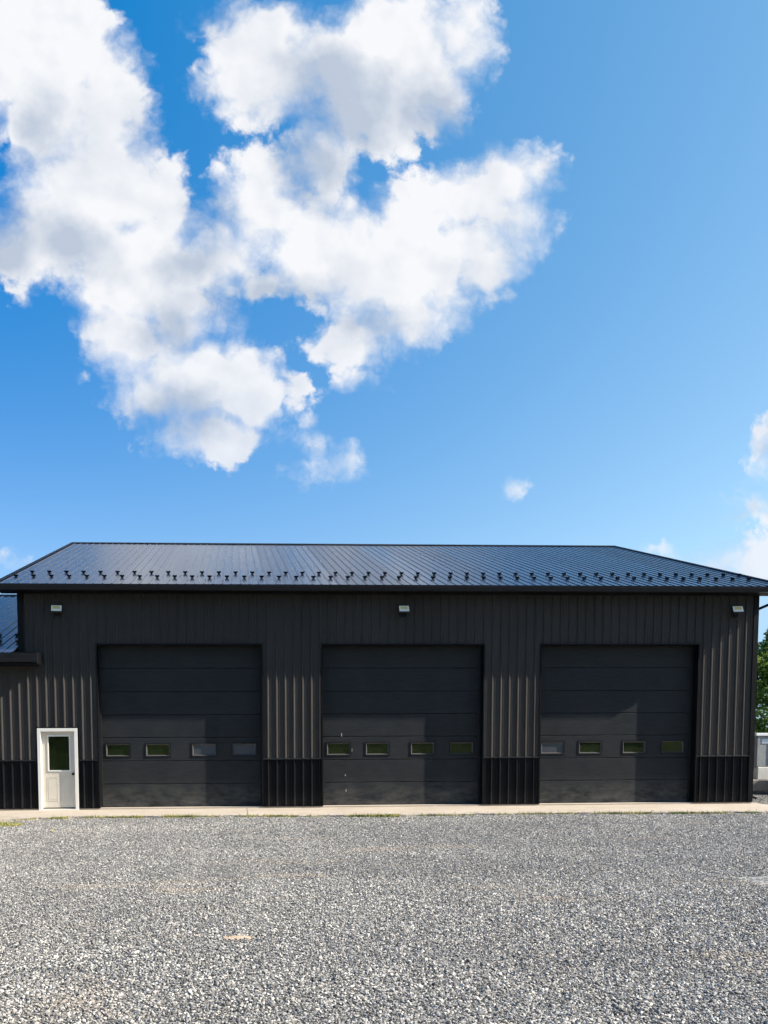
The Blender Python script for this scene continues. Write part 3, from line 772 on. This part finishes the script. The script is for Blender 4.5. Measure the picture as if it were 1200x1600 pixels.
for i in range(7):
    r_ = np.random.default_rng(50 + i)
    bm = bmesh.new()
    p = r_.normal(size=(13, 3)); p /= np.linalg.norm(p, axis=1)[:, None]; p *= r_.uniform(.75, 1.1, (13, 1)); p *= np.array([1.0, r_.uniform(.62, .9), r_.uniform(.45, .7)])
    for q in p: bm.verts.new(q)
    res = bmesh.ops.convex_hull(bm, input=bm.verts)
    bmesh.ops.delete(bm, geom=[g for g in res['geom_interior'] if isinstance(g, bmesh.types.BMVert)], context='VERTS')
    me = bpy.data.meshes.new('stone_shape'); bm.to_mesh(me); bm.free(); me.materials.append(M_STONE)
    o = bpy.data.objects.new('stone_shape', me); stones.objects.link(o)
def jitter(x0, x1, y0, y1, s):
    gx, gy = np.meshgrid(np.arange(x0, x1, s), np.arange(y0, y1, s))
    p = np.stack([gx.ravel(), gy.ravel()], 1); return p + rng.uniform(-.48, .48, p.shape) * s
def yard_h(p): return -.082 + .012 * np.sin(p[:, 0] * .9 + 1.3 * np.sin(p[:, 1] * .45)) * np.sin(p[:, 1] * .55 + .4) - .004
near = jitter(-4.5, 5.5, -17.9, -11.5, .0208); mid = jitter(-9, 12, -11.5, -7.5, .0225); far = jitter(-10.5, 15.2, -7.5, -1.9, .0255)
far2 = jitter(13.3, 17.5, -1.9, 6.5, .035)
p = np.concatenate([near, mid, far, far2])
d = p[:, 1] - (-21.75); cxl = -.82 - .345 * d - .8; cxr = -.82 + .67 * d + .8
keep = (p[:, 0] > cxl) & (p[:, 0] < cxr)
fx = np.interp(p[:, 0], [q[0] for q in front], [q[1] for q in front])
edge = fx + .05 * np.sin(p[:, 0] * 5.3) + .03 * np.sin(p[:, 0] * 17) + np.where(rng.random(len(p)) < .035, rng.exponential(.42, len(p)), rng.exponential(.035, len(p)))
keep &= (p[:, 1] < edge) | (p[:, 0] > 13.32)
gr = ((p[:, 0] + 6.2) / .75) ** 2 + ((p[:, 1] + 3.75) / .42) ** 2 < 1         # bare for the grass patch
clod = ((p[:, 0] + .83) / .17) ** 2 + ((p[:, 1] + 14.45) / .10) ** 2
keep &= ~(gr & (rng.random(len(p)) < .75)) & ~((clod < 1) & (rng.random(len(p)) < .8))
p = p[keep]
z = yard_h(p) + rng.uniform(.002, .016, len(p)); z = np.where((p[:, 1] > fx[keep]) & (p[:, 0] < 13.3), -.043, z)
me = bpy.data.meshes.new('gravel'); me.vertices.add(len(p)); me.vertices.foreach_set('co', np.column_stack([p, z]).ravel())
at = me.attributes.new('size', 'FLOAT', 'POINT'); at.data.foreach_set('value', (.0127 * np.exp(rng.normal(0, .26, len(p))) * np.where(p[:, 1] > -7.5, 1.14, 1.0)).astype(np.float32))
me.materials.append(M_STONE)
gravel = bpy.data.objects.new('gravel', me); col.objects.link(gravel); tag(gravel, kind='stuff', label='loose grey crushed stone covering the yard', cat='gravel')
ng = bpy.data.node_groups.new('scatter_stone', 'GeometryNodeTree')
ng.interface.new_socket('Geometry', in_out='INPUT', socket_type='NodeSocketGeometry'); ng.interface.new_socket('Geometry', in_out='OUTPUT', socket_type='NodeSocketGeometry')
gi = ng.nodes.new('NodeGroupInput'); go = ng.nodes.new('NodeGroupOutput')
ci = ng.nodes.new('GeometryNodeCollectionInfo'); ci.inputs['Collection'].default_value = stones; ci.inputs['Separate Children'].default_value = True; ci.inputs['Reset Children'].default_value = True
ip = ng.nodes.new('GeometryNodeInstanceOnPoints'); ip.inputs['Pick Instance'].default_value = True
rv = ng.nodes.new('FunctionNodeRandomValue'); rv.data_type = 'FLOAT_VECTOR'; rv.inputs[0].default_value = (-.5, -.5, 0); rv.inputs[1].default_value = (.5, .5, 6.283)
ri = ng.nodes.new('FunctionNodeRandomValue'); ri.data_type = 'INT'; ri.inputs[4].default_value = 0; ri.inputs[5].default_value = 6; ri.inputs['Seed'].default_value = 3
na = ng.nodes.new('GeometryNodeInputNamedAttribute'); na.data_type = 'FLOAT'; na.inputs['Name'].default_value = 'size'
L_ = ng.links.new
L_(gi.outputs[0], ip.inputs['Points']); L_(ci.outputs[0], ip.inputs['Instance']); L_(rv.outputs[0], ip.inputs['Rotation']); L_(ri.outputs[2], ip.inputs['Instance Index']); L_(na.outputs[0], ip.inputs['Scale'])
L_(ip.outputs[0], go.inputs[0])
md = gravel.modifiers.new('scatter', 'NODES'); md.node_group = ng

# a lump of dried clay on the gravel
def lump(name, c, r, mat, seed, sq=(1, 1, .35)):
    bm = bmesh.new(); bmesh.ops.create_icosphere(bm, subdivisions=3, radius=1)
    rr = random.Random(seed)
    from mathutils import noise as mn
    for v in bm.verts:
        q = v.co * 1.8 + Vector((seed, 0, 0)); k_ = 1 + .35 * mn.noise(q) + .15 * mn.noise(q * 3)
        v.co = Vector((v.co.x * r * sq[0] * k_, v.co.y * r * sq[1] * k_, v.co.z * r * sq[2] * k_))
    mb = MB(); mb.addbm(bm); o = mb.build(name, mat); o.location = c; return o
M_CLAY = concrete('dried_clay', (.50, .38, .27), (.36, .27, .19), 6)
tag(lump('clay_patch', (-.83, -14.45, -.078), .15, M_CLAY, 3, (1.05, .6, .10)), label='tan smear of dried clay lying flat on the gravel, near the front of the yard', cat='clay patch')
M_LEAF = MT('dry_leaf', (.50, .36, .04), .6).m
mb = MB(); mb.poly([(-.05, 0, .0), (-.02, .03, .012), (.04, .02, .004), (.06, -.005, .014), (.03, -.03, .002), (-.03, -.025, .010)]); mb.poly([(-.05, 0, -.002), (-.02, .03, .010), (.04, .02, .002), (.06, -.005, .012), (.03, -.03, .0), (-.03, -.025, .008)])
o = mb.build('fallen_leaf', M_LEAF, fix=False); o.location = (-4.50, -5.2, -.050); tag(o, label='single yellow fallen leaf on the gravel, in front of the white entry door', cat='leaf')
M_STRAW = MT('straw', (.55, .50, .38), .7).m
# grass growing through the joint between slab and gravel
def blade_mat():
    t = MT('grass_blade', (.2, .24, .05), .7, 0, .3)
    c = t.mix(t.range(t.noise(2.2, 3, .6), .35, .65, 0, 1), (.13, .19, .030), (.38, .34, .11)); t.color(c); return t.m
M_BLADE = blade_mat()
mb = MB()
r_ = random.Random(5)
def blade(x, y, h, zb=-.078):
    a = r_.uniform(0, 6.28); w = r_.uniform(.003, .006); l = r_.uniform(.2, .9) * h; ca, sa = math.cos(a), math.sin(a)
    b0 = (x - sa * w, y + ca * w, zb); b1 = (x + sa * w, y - ca * w, zb)
    m0 = (x - sa * w * .8 + ca * l * .35, y + ca * w * .8 + sa * l * .35, zb + h * .65); m1 = (x + sa * w * .8 + ca * l * .35, y - ca * w * .8 + sa * l * .35, zb + h * .65)
    mb.quad(b0, b1, m1, m0); mb.poly([m0, m1, (x + ca * l, y + sa * l, zb + h)])
dens = [(-6.2, -5.2, 60), (-5.2, -4.4, 240), (-4.4, -3.3, 120), (-3.3, -1.8, 330), (-1.8, -.6, 130), (-.6, .9, 330), (.9, 1.8, 40), (1.8, 3.0, 330), (3.0, 5.4, 60), (5.4, 6.1, 100), (6.1, 9.3, 170), (9.3, 9.9, 200), (9.9, 12.8, 110)]
for a, b, dn in dens:
    for _ in range(int((b - a) * dn * 2.2)):
        x = r_.uniform(a, b)
        if math.sin(x * 7.3) + math.sin(x * 3.1 + 1) < -.7: continue
        y = float(np.interp(x, [q[0] for q in front], [q[1] for q in front])) + r_.gauss(-.05, .045)
        blade(x, y, r_.uniform(.035, .075) * (1.7 if r_.random() < .06 else 1))
for _ in range(2600):
    a = r_.uniform(0, 6.28); q = math.sqrt(r_.random()); blade(-6.2 + .78 * q * math.cos(a), -3.75 + .42 * q * math.sin(a), r_.uniform(.025, .06))
for _ in range(900): blade(r_.uniform(-12, -6.0), -3.3 + r_.gauss(0, .06), r_.uniform(.02, .06))
tag(mb.build('grass', M_BLADE, fix=False), label='thin line of yellow green grass growing between apron and gravel', cat='grass', kind='stuff')

# ------------------------------------------------------------------ things beside the right end of the building
M_STEEL = concrete('grey_steel', (.30, .31, .32), (.20, .21, .22), 1.2, .5)
M_RIM = MT('rim_white', (.78, .80, .80), .45).m
t = empty('steel_container', (17.3, 5.0, 0), label='grey steel container with a white rim standing beyond the right end of the building', cat='container')
mb = MB(); x0, x1, y0, y1, z0, z1 = 15.78, 19.4, 4.0, 6.2, .82, 1.80
mb.box(x0, x1, y0, y1, z0, z1, .02); mb.box(x0 + .02, x0 + .10, y0 - .05, y0 + .0, z0, z1)
for i in range(6): mb.box(x0 + .55 + i * .6, x0 + .63 + i * .6, y0 - .045, y0 + .0, z0 + .02, z1 - .0)
local(mb.build('container_body', M_STEEL), t)
mb = MB(); mb.box(x0 - .05, x1 + .05, y0 - .075, y0 + .03, z1 + .001, z1 + .09, .01); mb.box(x0 - .05, x0 + .05, y0 + .032, y1, z1 + .001, z1 + .09, .01)
local(mb.build('rim', M_RIM), t)
mb = MB(); mb.box(x0 + .18, x0 + .95, y0 - .012, y0 - .002, z1 - .24, z1 - .10)
local(mb.build('plate', MT('pale_plate', (.62, .66, .76), .5).m), t)
mb = MB(); mb.box(15.84, 16.20, 3.96, 6.1, .40, .805, .02)
tag(mb.build('concrete_block', concrete('pale_block', (.66, .65, .60), (.5, .49, .45), 2)), label='pale concrete block carrying the grey container, on top of the timbers', cat='block')
mb = MB(); mb.box(15.55, 16.85, 3.85, 4.25, .045, .375, .015)
tag(mb.build('timber_beam', M_TIMBER), label='weathered grey timber beam lying under the pale block', cat='timber')
t = empty('truck_wheel', (16.62, 3.66, .42), label='upright dark wheel leaning beside the pale block', cat='wheel')
bm = bmesh.new()
mb = MB(); seg = 32
prof = [(.20, -.11), (.36, -.12), (.44, -.10), (.46, -.04), (.46, .04), (.44, .10), (.36, .12), (.20, .11)]
for i in range(seg):
    a, b = 2 * math.pi * i / seg, 2 * math.pi * (i + 1) / seg
    for (r1, w1), (r2, w2) in zip(prof, prof[1:] + prof[:1]):
        mb.quad((r1 * math.cos(a), w1, r1 * math.sin(a)), (r1 * math.cos(b), w1, r1 * math.sin(b)), (r2 * math.cos(b), w2, r2 * math.sin(b)), (r2 * math.cos(a), w2, r2 * math.sin(a)))
mb.build('tyre', M_RUBBER, t, smooth=True)
mb = MB(); mb.tube([(0, -.05, 0), (0, .05, 0)], .201, 32); mb.tube([(0, -.09, 0), (0, -.05, 0)], .07, 16); mb.build('rim', M_GALV, t)
mb = MB(); mb.prism([(16.13, -.075), (16.33, -.075), (16.33, .06), (16.24, .06)], 'y', 3.66, 3.80)
tag(mb.build('wheel_chock', MT('orange_plastic', (.75, .16, .02), .5).m), label='small orange wheel chock on the ground by the dark wheel', cat='wheel chock')

# ------------------------------------------------------------------ trees
def leaf_mat(name, a, b, c_):
    t = MT(name, a, .6, 0, .35)
    c = t.mix(t.range(t.noise(.55, 4, .6), .36, .64, 0, 1), a, b)
    c = t.mix(t.range(t.noise(5.0, 3, .6, loc=(5, 5, 5)), .45, .7, 0, .7), c, c_)
    t.color(c)
    t.b.inputs['Transmission Weight'].default_value = 0
    tr = t.new('ShaderNodeBsdfTranslucent'); t.l.new(c, tr.inputs[0])
    ms = t.new('ShaderNodeMixShader'); ms.inputs[0].default_value = .38
    out = t.n['Material Output']; t.l.new(t.b.outputs[0], ms.inputs[1]); t.l.new(tr.outputs[0], ms.inputs[2]); t.l.new(ms.outputs[0], out.inputs[0])
    return t.m
M_LEAVES = [leaf_mat('leaves_a', (.12, .20, .026), (.21, .29, .05), (.05, .09, .016)), leaf_mat('leaves_b', (.07, .12, .022), (.12, .18, .035), (.035, .07, .015))]
M_BARK = concrete('bark', (.14, .11, .085), (.08, .065, .05), 4)
def leaves(mb, c, rad, n, size, r_):
    for _ in range(n):
        while True:
            p_ = Vector((r_.uniform(-1, 1), r_.uniform(-1, 1), r_.uniform(-1, 1)))
            l = p_.length
            if .3 < l < 1: break
        p_ = Vector((p_.x * rad[0], p_.y * rad[1], p_.z * rad[2])) + c
        u = Vector((r_.gauss(0, 1), r_.gauss(0, 1), r_.gauss(0, .6))).normalized(); v = u.cross(Vector((r_.gauss(0, 1), r_.gauss(0, 1), r_.gauss(0, 1)))).normalized()
        s = size * r_.uniform(.6, 1.3)
        mb.poly([p_ - u * s, p_ - u * s * .2 + v * s * .42, p_ + u * s, p_ - u * s * .2 - v * s * .42])
def tree(x, y, h, cr, seed, mat, label, n=70, leaf=90, size=.12):
    r_ = random.Random(seed); t = empty('deciduous_tree', (x, y, -.1), label=label, cat='tree', group='trees beyond the right end of the building')
    tb = MB(); hb = h * .28
    tb.tube([(0, 0, -.1), (.05, .02, hb * .5), (.0, .08, hb), (-.1, .0, h * .55), (.05, .05, h * .8)], [h * .030, h * .024, h * .020, h * .013, h * .005], 10)
    cb = MB()
    for i in range(n):
        a = r_.uniform(0, 6.283); zz = r_.uniform(.12, 1.0); prof = math.sin(min(1, (zz + .08)) ** .8 * math.pi) ** .55
        rr = cr * prof * r_.uniform(.35, 1.0)
        c = Vector((rr * math.cos(a), rr * math.sin(a), h * zz * .93))
        k_ = r_.uniform(.10, .17) * cr + .25
        leaves(cb, c, (k_ * 1.25, k_ * 1.25, k_ * .8), leaf, size, r_)
        if i % 5 == 0 and zz > .25: tb.tube([(0, .05, max(hb * .7, c.z * .6)), (c.x * .5, c.y * .5, c.z * .82), tuple(c)], [h * .009, h * .006, h * .002], 6)
    tb.build('trunk', M_BARK, t); cb.build('crown', mat, t, fix=False)
tree(34.4, 30.5, 9.3, 4.1, 1, M_LEAVES[0], 'sunlit green tree closest to the right corner of the building', 210, 170, .13)
tree(42.5, 35.0, 9.6, 4.2, 2, M_LEAVES[1], 'taller dark green tree standing right of the sunlit tree')
tree(33.8, 40.0, 8.2, 4.0, 3, M_LEAVES[1], 'dark green tree behind the sunlit tree', 80, 100)
cb = MB(); r_ = random.Random(9)
for i in range(110):
    c = Vector((r_.uniform(25, 48), r_.uniform(27, 30), r_.uniform(.2, 2.2))); leaves(cb, c, (.9, .8, .7), 90, .12, r_)
tag(cb.build('undergrowth', M_LEAVES[0], fix=False), label='low green undergrowth at the foot of the trees beyond the yard', cat='undergrowth', kind='stuff')
# wood on the bank across the yard, seen mirrored in the door windows
cb = MB(); r_ = random.Random(19)
for i in range(520):
    x = r_.uniform(-60, 66); y = r_.uniform(-66, -50); z = bank_z(x, y) + r_.uniform(.2, 9)
    leaves(cb, Vector((x, y, z)), (2.2, 2.0, 1.7), 34, .5, r_)
tag(cb.build('woodland', M_LEAVES[1], fix=False), label='green woodland along the bank across the yard', cat='woodland', kind='stuff')
